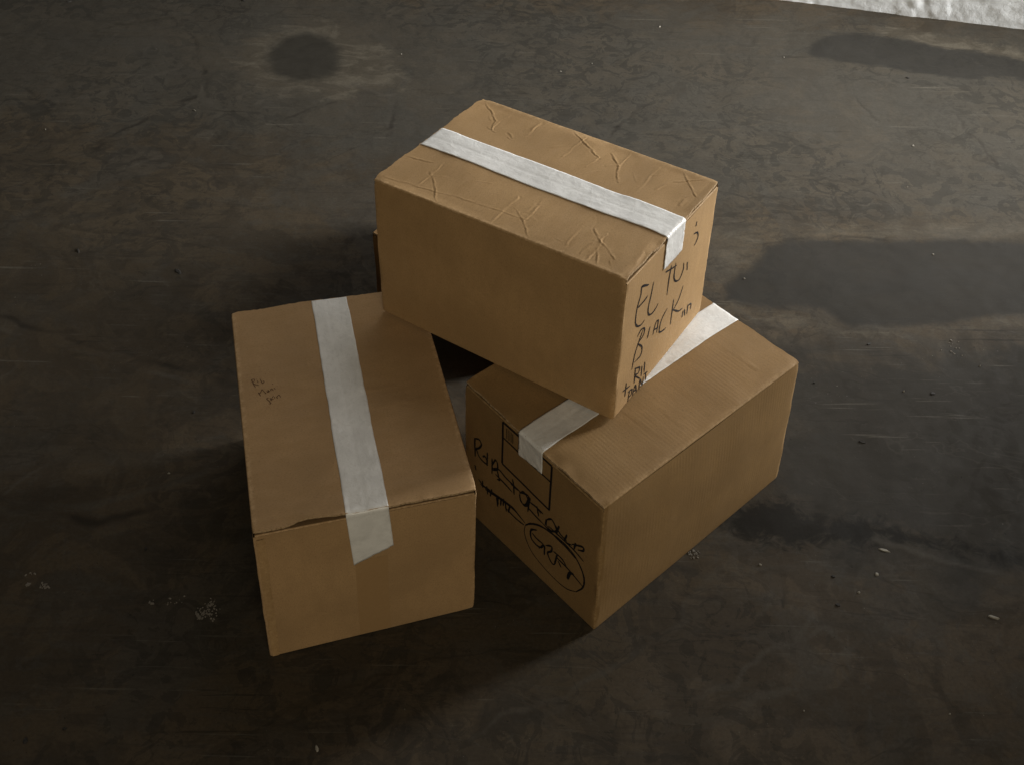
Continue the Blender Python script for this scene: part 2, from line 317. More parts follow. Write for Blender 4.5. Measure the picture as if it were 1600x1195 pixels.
def floor_mat():
    t = NT('troweled_dark_concrete'); v = t.n('ShaderNodeTexCoord').outputs['Object']
    def contour(n, wd):   # thin wandering line where a noise field crosses its middle value
        return t.ramp(t.math('ABSOLUTE', t.math('SUBTRACT', n, 0.5)), wd, wd * 0.25)
    big = t.noise(v, 1.1, 3, 0.5, 0.5); zone = t.noise(v, 1.7, 2, 0.5, loc=(5.4, 1.2, 0)); zone2 = t.noise(v, 2.3, 2, 0.5, loc=(1.4, 7.7, 0))
    mid = t.noise(v, 4.5, 5, 0.62, 1.6, loc=(7, 3, 0)); fine = t.noise(v, 150, 4, 0.7)
    strk = t.noise(v, 8, 5, 0.66, 0.9, sc=(0.5, 2.4, 1), rot=-0.5)
    strk2 = t.noise(v, 7, 5, 0.66, 0.6, sc=(0.6, 3.0, 1), rot=0.12, loc=(4, 9, 0))
    flake = t.noise(v, 15, 5, 0.64, 1.8, loc=(2, 8, 0))
    c = t.mix(t.ramp(big, 0.36, 0.64), (0.0680, 0.0515, 0.0335), (0.0600, 0.0475, 0.0325))
    c = t.mix(t.math('MULTIPLY', t.ramp(mid, 0.47, 0.53), 0.42), c, (0.0298, 0.0253, 0.0198))
    c = t.mix(t.math('MULTIPLY', t.ramp(t.noise(v, 3.1, 5, 0.6, 1.2, loc=(17, 5, 0)), 0.53, 0.60), 0.55), c, (0.0515, 0.0460, 0.0377))
    c = t.mix(t.math('MULTIPLY', t.ramp(strk, 0.54, 0.60), 0.32), c, (0.0584, 0.0515, 0.0411))
    c = t.mix(t.math('MULTIPLY', t.ramp(strk2, 0.55, 0.60), 0.28), c, (0.0258, 0.0232, 0.0198))
    fl = t.math('MULTIPLY', t.ramp(flake, 0.525, 0.545), t.ramp(zone, 0.40, 0.58))
    c = t.mix(t.math('MULTIPLY', fl, 0.45), c, (0.0232, 0.0213, 0.0178))
    fl2 = t.math('MULTIPLY', t.ramp(t.noise(v, 23, 5, 0.68, 1.9, loc=(12, 1, 0)), 0.56, 0.585), t.ramp(zone, 0.62, 0.42))
    c = t.mix(t.math('MULTIPLY', fl2, 0.28), c, (0.0614, 0.0575, 0.0496))
    for nm, k, colr in (('dusty', 0.55, (0.0555, 0.0525, 0.0445)), ('damp', 0.90, (0.0270, 0.0245, 0.0200)), ('damp_left', 0.40, (0.0310, 0.0240, 0.0160))):  # broad floor tones with light falloff painted into the colour
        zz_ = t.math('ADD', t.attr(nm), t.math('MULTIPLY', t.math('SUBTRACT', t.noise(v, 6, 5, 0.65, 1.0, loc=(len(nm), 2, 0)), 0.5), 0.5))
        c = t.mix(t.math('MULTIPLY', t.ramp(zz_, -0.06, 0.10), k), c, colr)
    c = t.mix(t.math('MULTIPLY', t.math('MULTIPLY', fl, t.ramp(t.attr('dusty'), -0.1, 0.1)), 0.50), c, (0.0320, 0.0295, 0.0245))
    flk3 = t.math('MULTIPLY', t.ramp(t.noise(v, 34, 6, 0.66, 1.6, loc=(21, 4, 0)), 0.57, 0.59), t.ramp(zone2, 0.45, 0.60))
    c = t.mix(t.math('MULTIPLY', flk3, 0.38), c, (0.0300, 0.0265, 0.0210))
    # trowel and drag marks
    l1 = t.math('MULTIPLY', contour(t.noise(v, 2.6, 4, 0.55, 0.8, sc=(0.6, 1.8, 1), rot=-0.55), 0.012), t.ramp(zone2, 0.42, 0.60))
    l2 = t.math('MULTIPLY', contour(t.noise(v, 3.6, 4, 0.55, 1.0, sc=(0.7, 1.5, 1), rot=0.3, loc=(3, 3, 0)), 0.010), t.ramp(zone2, 0.58, 0.42))
    l3 = t.math('MULTIPLY', contour(t.noise(v, 9, 3, 0.5, 0.3, sc=(0.35, 2.6, 1), rot=-0.75, loc=(8, 3, 0)), 0.016), t.ramp(zone, 0.50, 0.62))
    c = t.mix(t.math('MULTIPLY', l1, 0.28), c, (0.0159, 0.0139, 0.0109))
    c = t.mix(t.math('MULTIPLY', l2, 0.20), c, (0.0693, 0.0624, 0.0505))
    c = t.mix(t.math('MULTIPLY', l3, 0.25), c, (0.0198, 0.0178, 0.0148))
    # straight hairline scuffs in several directions
    for kk, (ro, lo, dk) in enumerate(((-0.55, 1.0, 0), (-0.9, 4.0, 1), (0.15, 7.0, 0), (-0.3, 11.0, 1), (1.1, 15.0, 0))):
        hn = t.noise(v, 3.2, 3, 0.6, 0.15, sc=(1.0, 26.0, 1), rot=ro, loc=(lo, lo * 1.3, 0))
        hm = t.math('MULTIPLY', t.ramp(hn, 0.655, 0.70), t.ramp(t.noise(v, 2.6, 4, 0.6, 0.6, loc=(lo * 2, 3, 0)), 0.47, 0.60))
        c = t.mix(t.math('MULTIPLY', hm, 0.6), c, (0.0180, 0.0155, 0.0120) if dk else (0.0950, 0.0860, 0.0690))
    grit = t.noise(v, 75, 5, 0.75, 0.4, loc=(3, 14, 0))
    c = t.mix(t.math('MULTIPLY', t.ramp(grit, 0.54, 0.62), 0.18), c, (0.0230, 0.0200, 0.0155))
    c = t.mix(t.math('MULTIPLY', t.ramp(grit, 0.40, 0.32), 0.18), c, (0.0900, 0.0800, 0.0640))
    en = t.math('MULTIPLY', t.math('SUBTRACT', t.noise(v, 40, 5, 0.6), 0.5), 0.022)
    en2 = t.math('MULTIPLY', t.math('SUBTRACT', t.noise(v, 26, 5, 0.7, 1.0), 0.5), 0.12)
    en3 = t.math('MULTIPLY', t.math('SUBTRACT', t.noise(v, 22, 6, 0.7, 0.4, sc=(0.5, 1.8, 1), rot=-0.6), 0.5), 0.16)
    tanv = t.mix(t.ramp(t.noise(v, 11, 5, 0.66, 1.2, sc=(0.7, 1.6, 1)), 0.42, 0.60), (0.0660, 0.0560, 0.0415), (0.1080, 0.0940, 0.0710))
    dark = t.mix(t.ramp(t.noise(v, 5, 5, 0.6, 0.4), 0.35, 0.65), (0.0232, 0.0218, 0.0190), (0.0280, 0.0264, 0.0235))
    def m(name, n, a, b, k):
        return t.math('MULTIPLY', t.ramp(t.math('ADD', t.attr(name), n), a, b), k)
    c = t.mix(m('halo', t.math('ADD', en3, en2), -0.02, 0.045, 0.80), c, tanv)
    c = t.mix(m('disc', t.math('ADD', en, t.math('MULTIPLY', en3, 0.25)), -0.020, 0.030, 0.88), c, (0.0250, 0.0230, 0.0190))
    c = t.mix(m('tan_up', en2, -0.03, 0.05, 0.42), c, tanv)
    c = t.mix(m('tan_low', en2, -0.012, 0.03, 0.45), c, tanv)
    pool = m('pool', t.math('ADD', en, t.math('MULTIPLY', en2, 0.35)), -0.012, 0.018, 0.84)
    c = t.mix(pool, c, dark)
    c = t.mix(m('tan_wall', en2, -0.02, 0.02, 0.85), c, tanv)
    band = m('band', t.math('ADD', en, t.math('MULTIPLY', en3, 0.4)), -0.012, 0.014, 0.85)
    c = t.mix(band, c, dark)
    c = t.mix(m('oil', en2, -0.012, 0.030, 0.92), c, (0.0100, 0.0090, 0.0070))
    r = t.attr('relief')
    c = t.mix(t.ramp(r, 0.10, 0.95, 0, 0.60), c, (0.0693, 0.0614, 0.0496))
    c = t.mix(t.ramp(r, -0.12, -0.95, 0, 0.72), c, (0.0148, 0.0124, 0.0099))
    sp = t.math('MULTIPLY', t.ramp(t.noise(v, 210, 2, 0.5, loc=(1, 2, 0)), 0.735, 0.76), t.ramp(t.noise(v, 4, 2), 0.5, 0.65))
    c = t.mix(t.math('MULTIPLY', sp, 0.6), c, (0.20, 0.185, 0.16))
    pit = t.ramp(t.noise(v, 120, 2, 0.5, loc=(8, 2, 0)), 0.735, 0.77)
    c = t.mix(t.math('MULTIPLY', pit, 0.7), c, (0.010, 0.009, 0.008))
    c = t.mix(t.math('MULTIPLY', t.ramp(fine, 0.35, 0.7), 0.28), c, (0.0228, 0.0193, 0.0148))
    t.lk(c, t.b.inputs['Base Color'])
    rg = t.ramp(mid, 0.42, 0.58, 0.52, 0.70)
    rg = t.math('SUBTRACT', rg, t.math('MULTIPLY', t.math('MAXIMUM', pool, band), 0.08))
    rg = t.math('ADD', rg, t.math('MULTIPLY', fl, 0.10))
    t.lk(rg, t.b.inputs['Roughness']); t.b.inputs['Specular IOR Level'].default_value = 0.10
    smooth = t.math('SUBTRACT', 1.0, t.math('MULTIPLY', t.math('MAXIMUM', pool, band), 0.8))
    h = t.math('ADD', t.math('MULTIPLY', strk, 0.6), t.math('MULTIPLY', t.ramp(flake, 0.50, 0.56), -0.16))
    h = t.math('ADD', h, t.math('ADD', t.math('MULTIPLY', strk2, 0.5), t.math('MULTIPLY', fine, 0.16)))
    h = t.math('SUBTRACT', h, t.math('ADD', t.math('MULTIPLY', pit, 0.4), t.math('MULTIPLY', l1, 0.3)))
    h = t.math('ADD', t.math('MULTIPLY', h, smooth), t.math('MULTIPLY', l2, 0.15))
    t.lk(t.bump(h, 0.22, 0.0018), t.b.inputs['Normal'])
    return t.m
M_FLOOR = floor_mat()

# ------------------------------------------------------------------ boxes
class Box:
    """Box in local metres (x width, y length, z height), mapped onto eight real corners."""
    def __init__(s, bot, top, W, L, H, name, label, mat, seed, bulge=(0.004, 0.004, 0.004, 0.004)):
        s.c = np.array([bot, top], float)        # [z][0:(0,0) 1:(1,0) 2:(1,1) 3:(0,1)]
        s.W, s.L, s.H = W, L, H; s.mat = mat; s.seed = seed; s.bulge = bulge
        s.t = 0.004; s.r = 0.0028; s.zt = H - s.t - 0.0055
        s.base = s.c[0].mean(0); s.base[2] = 0 if s.c[0][:, 2].min() < 0.05 else s.c[0][:, 2].min()
        e = bpy.data.objects.new(name, None); COL.objects.link(e); e.location = s.base; e.empty_display_size = 0.05
        s.root = e; tag(e, label, 'box', 'cardboard boxes piled on the floor')
        s.creases = []; s.lift = lambda x, y: 0 * x
    def map(s, x, y, z):
        u = np.asarray(x) / s.W; v = np.asarray(y) / s.L; t = np.asarray(z) / s.H
        u, v, t = np.broadcast_arrays(u, v, t); c = s.c
        def lay(k): return (c[k][0][:, None] * (1 - u) * (1 - v) + c[k][1][:, None] * u * (1 - v) + c[k][2][:, None] * u * v + c[k][3][:, None] * (1 - u) * v)
        P = lay(0) * (1 - t) + lay(1) * t
        return P.T
    def crush(s, x, y, z):
        """dented corners and slightly wandering edges"""
        x, y, z = (np.array(q, float) for q in (x, y, z)); rs = np.random.RandomState(int(s.seed * 100))
        cx, cy, cz = s.W / 2, s.L / 2, s.H / 2; ox = x.copy(); oy = y.copy(); oz = z.copy()
        for gx in (0, 1):
            for gy in (0, 1):
                for gz in (0, 1):
                    a = rs.uniform(0.0004, 0.0022) if gz else rs.uniform(0.0, 0.001); rad = rs.uniform(0.006, 0.013)
                    d = np.sqrt((ox - gx * s.W) ** 2 + (oy - gy * s.L) ** 2 + (oz - gz * s.H) ** 2)
                    k = a * np.exp(-(d / rad) ** 2) * (1 + 0.5 * vn(ox * 110 + oy * 70, oz * 110, s.seed))
                    x += k * (1 if gx == 0 else -1); y += k * (1 if gy == 0 else -1); z += (-0.8 * k if gz else 0)
        # edges wander by about a millimetre
        kx = np.exp(-(np.minimum(ox, s.W - ox) / 0.012) ** 2); ky = np.exp(-(np.minimum(oy, s.L - oy) / 0.012) ** 2); kz = np.exp(-((s.H - oz) / 0.012) ** 2)
        z += -0.0006 * kz * np.maximum(kx, ky) * np.abs(fbm((ox + oy) * 16, ox * 0 + 3.3, s.seed + 3, 3))
        x += (0.0005 * kx * ky * fbm(oz * 22, ox * 0 + 1.7, s.seed + 4, 3)); y += (0.0005 * kx * ky * fbm(oz * 22, ox * 0 + 5.1, s.seed + 5, 3))
        return x, y, z
    def rel(s, x, y, z):
        sh = np.broadcast(x, y, z).shape
        f = lambda a: np.broadcast_to(a, sh).ravel()
        return s.map(*s.crush(f(x), f(y), f(z))) - s.base
    # outward bulge of the four walls: 0 = y0 end, 1 = xW side, 2 = yL end, 3 = x0 side
    def bul(s, k, a, z):
        Lk = s.W if k in (0, 2) else s.L
        q = np.clip(a / Lk, 0, 1); p = np.clip(z / s.H, 0, 1)
        env = (np.sin(np.pi * q) * np.sin(np.pi * p)); env = np.clip(env, 0, None) ** 0.7
        return s.bulge[k] * env + 0.0011 * env ** 0.6 * fbm(a * 9, z * 9, s.seed + k * 5, 2)
    def top_z(s, x, y):
        """height of the closed lid above H"""
        q = np.clip(x / s.W, 0, 1); p = np.clip(y / s.L, 0, 1)
        fold = sst(0, 0.02, x) * sst(0, 0.02, s.W - x)
        d = 0.0018 * fold * fbm(x * 8, y * 8, s.seed + 40, 2) * sst(-0.01, 0.05, y)
        d = d + s.lift(x, y)
        for pts, wd, ht in s.creases:
            dd, side = seg_dist(x + 0.0016 * vn(x * 60, y * 60, 3) + 0.0010 * vn(x * 210, y * 210, 6), y + 0.0030 * vn(x * 60, y * 60, 4), pts)
            hv = 0.25 + 1.25 * np.abs(vn(x * 38 + y * 21, y * 38, 12))
            tent = np.where(side > 0, np.clip(1 - dd / (wd * 0.55), 0, 1), np.clip(1 - dd / (wd * 2.2), 0, 1) ** 1.3)
            dip = -0.55 * np.where(side > 0, np.clip(1 - np.abs(dd - wd * 1.5) / (wd * 1.1), 0, 1), 0)
            d = d + ht * hv * fold * (tent + dip)
        return d
    def pix(s, px, py, face):
        """pixel -> local face coordinates by intersecting the camera ray with the face"""
        d = ray(px, py)
        a, b = 0.5, 0.5
        def pt(a, b):
            if face == 'top': q = s.map([a * s.W], [b * s.L], [s.H])
            elif face == 'end': q = s.map([a * s.W], [0.0], [b * s.H])
            return q[0]
        def F(a, b):
            v = pt(a, b) - CAMP; z = v @ _f
            return np.array([PW / 2 + FPX * (v @ _R) / z - px, PH / 2 - FPX * (v @ _U) / z - py])
        for _ in range(12):
            f0 = F(a, b); e = 1e-4
            J = np.stack([(F(a + e, b) - f0) / e, (F(a, b + e) - f0) / e], 1)
            st = np.linalg.solve(J, -f0); a += st[0]; b += st[1]
        return (a * s.W, b * (s.L if face == 'top' else s.H))
    def add(s, name, V, F, mat, uv, fold=None, smooth=True):
        return mesh_np(name, V, F, mat, s.root, uv, smooth, {'fold': fold if fold is not None else np.zeros(len(V))})

    def build_body(s):
        W, L, H, r = s.W, s.L, s.H, s.r; rc = 0.0024
        ring = []   # (x, y, nx, ny, wall, a, s, corner)
        per = 0
        def side(k, n):
            Lk = W if k in (0, 2) else L
            for i in range(n + 1):
                a = rc + (Lk - 2 * rc) * i / n
                if k == 0: ring.append((a, 0, 0, -1, 0, a, per + a))
                if k == 1: ring.append((W, a, 1, 0, 1, a, per + a))
                if k == 2: ring.append((W - a, L, 0, 1, 2, W - a, per + a))
                if k == 3: ring.append((0, L - a, -1, 0, 3, L - a, per + a))
        cc = [(W - rc, rc, -90), (W - rc, L - rc, 0), (rc, L - rc, 90), (rc, rc, 180)]
        for k in range(4):
            side(k, 46 if k in (0, 2) else 64); per += (W if k in (0, 2) else L)
            cx, cy, a0 = cc[k]
            for j in (1, 2, 3):
                an = math.radians(a0 + 90 * j / 4)
                kk = k if j < 2 else (k + 1) % 4
                ring.append((cx + rc * math.cos(an), cy + rc * math.sin(an), math.cos(an), math.sin(an), kk, -1, per))
        ring = np.array(ring); N = len(ring); wall = ring[:, 4].astype(int)
        ztop = np.where((wall == 0) | (wall == 2), s.zt - r, H - r)
        rows = np.concatenate([[0, 0.15, 0.5, 1.0], 1 + np.linspace(0, 1, 34)[1:] * 99]) / 100
        V = []; UV = []; FO = []
        for i, q in enumerate(rows):
            z = q * ztop
            off = np.zeros(N)
            for k in range(4):
                m = (wall == k) & (ring[:, 5] >= 0)
                off[m] = s.bul(k, ring[m, 5], z[m])
            inset = 0.003 * (1 - min(1, i / 3.0)) ** 2
            # small wear wobble on the vertical edges and on the foot
            cor = (ring[:, 5] < 0)
            off = off + cor * 0.0008 * fbm(ring[:, 6] * 3, z * 25, s.seed + 70, 2)
            V.append(s.rel(ring[:, 0] + ring[:, 2] * (off - inset), ring[:, 1] + ring[:, 3] * (off - inset), z))
            UV.append(np.stack([ring[:, 6], z], 1))
            near = np.zeros(N)
            Lk = np.where((wall == 0) | (wall == 2), W, L)
            ed = np.minimum(ring[:, 5], Lk - ring[:, 5]); near = np.where(cor, 1, 1 - sst(0.0, 0.006, ed))
            foot = 1 - sst(0.0, 0.006, z)
            FO.append(np.maximum(near, foot))
        V = np.concatenate(V); UV = np.concatenate(UV); FO = np.concatenate(FO)
        F = []
        for i in range(len(rows) - 1):
            for j in range(N):
                j2 = (j + 1) % N
                F.append((i * N + j, i * N + j2, (i + 1) * N + j2, (i + 1) * N + j))
        F.append(tuple(range(N - 1, -1, -1)))
        return s.add('carton_body', V, F, s.mat, UV, FO)

    def solid(s, name, X, Y, Zz, NX, NY, NZ, U, Vv, fold, th):
        """grid surface (rows x cols) thickened inwards; rim gets the corrugated edge"""
        R, C = X.shape
        top = s.rel(X, Y, Zz); bot = s.rel(X - NX * th, Y - NY * th, Zz - NZ * th)
        V = np.concatenate([top, bot]); n = R * C
        id = lambda i, j: i * C + j
        F = []
        for i in range(R - 1):
            for j in range(C - 1):
                a, b, c, d = id(i, j), id(i, j + 1), id(i + 1, j + 1), id(i + 1, j)
                F.append((a, b, c, d)); F.append((a + n, d + n, c + n, b + n))
        o = s.add(name, V, F, s.mat, np.tile(np.stack([U.ravel(), Vv.ravel()], 1), (2, 1)), np.tile(fold.ravel(), 2))
        # rim
        loop = [id(0, j) for j in range(C)] + [id(i, C - 1) for i in range(1, R)] + [id(R - 1, j) for j in range(C - 2, -1, -1)] + [id(i, 0) for i in range(R - 2, 0, -1)]
        rv = np.concatenate([V[loop], V[[k + n for k in loop]]]); m = len(loop)
        P = V[loop]; dist = np.concatenate([[0], np.cumsum(np.linalg.norm(P[1:] - P[:-1], axis=1))])
        ruv = np.concatenate([np.stack([dist, 0 * dist], 1), np.stack([dist, 0 * dist + .004], 1)])
        rf = [(k, k + m, (k + 1) % m + m, (k + 1) % m) for k in range(m)]
        e = mesh_np('cut_edge', rv, rf, M_EDGE, o, ruv, False)
        return o

    def build_flaps(s, edge0=None, ny=None):
        W, L, H, r, t = s.W, s.L, s.H, s.r, s.t
        ny = ny or 120
        edge0 = edge0 or (lambda x: 0 * x)
        # outer (long) flaps
        for sd in (0, 1):
            half = W / 2 - 0.0015
            ang = np.linspace(0, np.pi / 2, 6)
            px = list(r - r * np.cos(ang)); pz = list(H - r + r * np.sin(ang)); nx = list(-np.cos(ang)); nz = list(np.sin(ang))
            flat = np.linspace(r, half, max(12, int((half - r) / (0.0013 if len(s.creases) > 10 else 0.0025))))[1:]
            px += list(flat); pz += [H] * len(flat); nx += [0] * len(flat); nz += [1] * len(flat)
            px, pz, nx, nz = map(np.array, (px, pz, nx, nz))
            q = np.linspace(0, 1, ny)
            PX = np.repeat(px[:, None], ny, 1)
            y0 = -0.0003 + 0.0009 * vn(PX * 45, PX * 0, s.seed + 5) + 0.0006 * vn(PX * 190, PX * 0, s.seed + 8) + edge0(PX if sd == 0 else W - PX)
            y1 = L + 0.0003 + 0.0012 * vn(PX * 45, PX * 0, s.seed + 6) + 0.0008 * vn(PX * 170, PX * 0, s.seed + 9)
            Yg = y0 + (y1 - y0) * q[None, :]
            Xg = PX if sd == 0 else W - PX
            Zg = np.repeat(pz[:, None], ny, 1)
            dz = s.top_z(Xg, Yg)
            wgt = np.clip((Zg - (H - r)) / r, 0, 1)
            NXg = np.repeat(nx[:, None], ny, 1) * (1 if sd == 0 else -1); NZg = np.repeat(nz[:, None], ny, 1)
            fo = 1 - sst(0.004, 0.011, PX)
            fo = np.maximum(fo, 0.6 * (1 - sst(0.0, 0.005, Yg)))
            a = (Xg, Yg, Zg + dz * wgt, NXg, 0 * NXg, NZg, Yg + sd * 3.3, PX + 1.1, fo)
            if sd == 0: a = tuple(k[:, ::-1] for k in a)
            s.solid('flap', *a, t)
        # inner (short) flaps folded under
        for sd in (0, 1):
            ang = np.linspace(0, np.pi / 2, 6)
            py = list(r - r * np.cos(ang)); pz = list(s.zt - r + r * np.sin(ang)); nyv = list(-np.cos(ang)); nz = list(np.sin(ang))
            flat = np.linspace(r, 0.13, 10)[1:]
            py += list(flat); pz += [s.zt] * len(flat); nyv += [0] * len(flat); nz += [1] * len(flat)
            py, pz, nyv, nz = map(np.array, (py, pz, nyv, nz))
            nc = 50; xx = np.linspace(0.003, W - 0.003, nc)
            Xg = np.repeat(xx[None, :], len(py), 0); PY = np.repeat(py[:, None], nc, 1)
            Yg = PY if sd == 0 else L - PY; Zg = np.repeat(pz[:, None], nc, 1)
            wv = 0.0009 * vn(Xg * 30, Xg * 0, s.seed + 21 + sd) * np.clip((Zg - (s.zt - r)) / r, 0, 1)
            NYg = np.repeat(nyv[:, None], nc, 1) * (1 if sd == 0 else -1); NZg = np.repeat(nz[:, None], nc, 1)
            fo = 1 - sst(0.004, 0.012, PY)
            sag = 0.40 * np.clip(PY - r * 0.6, 0, 0.035)
            a = (Xg, Yg, Zg - np.abs(wv) - sag, 0 * NYg, NYg, NZg, Xg + 5.5, PY + 2.2, fo)
            if sd == 1: a = tuple(k[:, ::-1] for k in a)
            s.solid('inner_flap', *a, 0.003)

    def build_tape(s, xa0, xb0, xa1, xb1, drop0a, drop0b, drop1, skew0=0.0, label=None):
        """tape along the lid seam; xa/xb edges at the y=0 end (0) and y=L end (1); drop = how far it hangs on each end wall"""
        W, L, H = s.W, s.L, s.H; e = 0.0007; rr = 0.004; nc = 26
        c = np.linspace(0, 1, nc)
        prof = []  # (kind, param)
        for q in np.linspace(0, 1, 26): prof.append(('d0', q))
        for q in np.linspace(0, 1, 7)[1:-1]: prof.append(('a0', q))
        for q in np.linspace(0, 1, 170): prof.append(('t', q))
        for q in np.linspace(0, 1, 7)[1:-1]: prof.append(('a1', q))
        for q in np.linspace(0, 1, 14): prof.append(('d1', q))
        V = []; UV = []; sacc = 0
        for k, (kd, q) in enumerate(prof):
            if kd == 'd0':
                drop = drop0a + (drop0b - drop0a) * c + 0.0012 * vn(c * 14, c * 0, s.seed + 90)
                z = H - rr - (drop) * (1 - q)
                f = (H - rr - z)
                x = xa0 + (xb0 - xa0) * c + skew0 * f
                wr = 0.0006 * np.abs(vn(x * 130 + z * 30, z * 90, s.seed + 9)) * (0.35 + 1.3 * np.abs(c - 0.5) * 2)
                y = -s.bul(0, x, np.minimum(z, s.H)) - e - wr - 0.0016 * np.exp(-f / 0.006)
                UV.append(np.stack([x, -f], 1)); P = s.rel(x, y, z)
            elif kd == 'a0':
                an = q * np.pi / 2; x = xa0 + (xb0 - xa0) * c
                tz = s.top_z(x, 0 * x + rr)
                y = -e - 0.0016 + (rr + e + 0.0016) * (1 - np.cos(an)); z = H - rr + (rr + e + tz) * np.sin(an)
                z = z + 0.0005 * np.abs(vn(x * 150, x * 0 + q, 4))
                UV.append(np.stack([x, 0 * x + q * .006], 1)); P = s.rel(x, y, z)
            elif kd == 't':
                y0, y1 = rr, L - rr; y = y0 + (y1 - y0) * q
                x = xa0 + (xb0 - xa0) * c + ((xa1 - xa0) * (1 - c) + (xb1 - xb0) * c) * q + 0.0007 * float(fbm(y * 25, 0.0, s.seed + 61, 3))
                wr = (0.0004 * np.abs(vn(x * 60 + 3, y * 45 + 0 * x, s.seed + 33)) + 0.0007 * np.clip(fbm(x * 45, y * 22 + 0 * x, s.seed + 35, 3) - 0.35, 0, 1)) * (0.3 + 1.2 * np.abs(c - 0.5) * 2)
                z = H + e + s.top_z(x, 0 * x + y) + wr - 0.00025 * np.exp(-((x - W / 2) / 0.0022) ** 2)
                UV.append(np.stack([x, 0 * x + y + .006], 1)); P = s.rel(x, 0 * x + y, z)
            elif kd == 'a1':
                an = q * np.pi / 2; x = xa1 + (xb1 - xa1) * c
                tz = s.top_z(x, 0 * x + L - rr)
                y = L + e + 0.0016 - (rr + e + 0.0016) * (1 - np.sin(an)); z = H - rr + (rr + e + tz) * np.cos(an)
                UV.append(np.stack([x, 0 * x + L + q * .006], 1)); P = s.rel(x, 0 * x + y, z)
            else:
                z = H - rr - drop1 * q; x = xa1 + (xb1 - xa1) * c
                y = L + s.bul(2, x, z + 0 * x) + e
                UV.append(np.stack([x, 0 * x + L + .01 + drop1 * q], 1)); P = s.rel(x, y, z + 0 * x)
            V.append(P)
        R = len(V); V = np.concatenate(V); UV = np.concatenate(UV)
        F = [(i * nc + j, i * nc + j + 1, (i + 1) * nc + j + 1, (i + 1) * nc + j) for i in range(R - 1) for j in range(nc - 1)]
        o = s.add('tape_strip', V, F, M_TAPE, UV)
        sm = o.modifiers.new('thickness', 'SOLIDIFY'); sm.thickness = 0.00035; sm.offset = 1
        if label: o['label'] = label
        return o

    def write(s, face, groups, mat, width, name='handwriting', taper=True, label=None, jit=0.15):
        """marker strokes as thin ribbons lying on a face; groups = [(scale, ox, oy, [polylines])]"""
        V = []; F = []; rg = random.Random(int(s.seed * 10) + len(groups))
        for sc, ox, oy, strokes in groups:
            for st in strokes:
                wmul = 1.0
                if isinstance(st[0], (int, float)): wmul, st = st[0], st[1]
                pts = np.array([s.pix(ox + x / sc, oy + y / sc, face) for x, y in st])
                # smooth by Catmull-Rom
                if len(pts) > 2:
                    P = np.vstack([2 * pts[0] - pts[1], pts, 2 * pts[-1] - pts[-2]]); out = []
                    for i in range(1, len(P) - 2):
                        for q in np.linspace(0, 1, 6, endpoint=False):
                            p0, p1, p2, p3 = P[i - 1], P[i], P[i + 1], P[i + 2]
                            out.append(0.5 * ((2 * p1) + (-p0 + p2) * q + (2 * p0 - 5 * p1 + 4 * p2 - p3) * q * q + (-p0 + 3 * p1 - 3 * p2 + p3) * q ** 3))
                    out.append(pts[-1]); pts = np.array(out)
                else:
                    pts = np.array([pts[0] + (pts[1] - pts[0]) * q for q in np.linspace(0, 1, 10)])
                n = len(pts); tg = np.gradient(pts, axis=0); tg /= np.linalg.norm(tg, axis=1)[:, None] + 1e-9
                nm = np.stack([-tg[:, 1], tg[:, 0]], 1)
                wd = width * wmul * (1 + jit * np.array([rg.uniform(-1, 1) for _ in range(n)]))
                if taper:
                    q = np.linspace(0, 1, n); wd = wd * (0.45 + 0.55 * np.clip(np.minimum(q * 9, (1 - q) * 5), 0, 1))
                A = pts + nm * wd[:, None] / 2; B = pts - nm * wd[:, None] / 2
                b0 = len(V)
                for k in range(n):
                    for p in (A[k], B[k]):
                        a, b = np.array([p[0]]), np.array([p[1]])
                        if face == 'top': V.append(s.rel(a, b, s.H + s.top_z(a, b) + 0.0005)[0])
                        else: V.append(s.rel(a, -s.bul(0, a, b) - 0.0005, b)[0])
                for k in range(n - 1):
                    F.append((b0 + 2 * k, b0 + 2 * k + 1, b0 + 2 * k + 3, b0 + 2 * k + 2))
        o = mesh_np(name, V, F, mat, s.root, None, True)
        if label: o['label'] = label
        return o

HA, HB = 0.326, 0.323
def B3(px, py, z): return bp(px, py, z)
def up(p, z): return np.array([p[0], p[1], z])

# --- box A: lower left
a_top = [B3(394, 831, HA), B3(745, 763, HA), np.array([-0.176, 1.688, HA]), B3(361, 489, HA)]
a_bot = [B3(422, 1026, 0.001), B3(741, 949, 0.001), np.array([-0.174, 1.691, 0.001]), np.array([-0.505, 1.604, 0.001])]
bxA = Box(a_bot, a_top, 0.347, 0.50, 0.326, 'cardboard_box', 'cardboard box with small brown pen writing on its lid, white tape folded down its front', M_CARD[1], 1.3, (0.003, 0.004, 0.003, 0.003))
# --- box B: lower right; x runs along its written end, y along its length
b_top = [B3(727, 594, HB), B3(945, 793, HB), B3(1250, 565, HB), np.array([0.268, 1.768, HB])]
b_bot = [np.array([-0.082, 1.437, 0.001]), B3(928, 984, 0.001), B3(1215, 745, 0.001), np.array([0.274, 1.770, 0.001])]
bxB = Box(b_bot, b_top, 0.345, 0.486, 0.323, 'cardboard_box', 'cardboard box with a black printed frame and marker oval on its shaded end', M_CARD[0], 5.7, (0.002, 0.010, 0.004, 0.004))
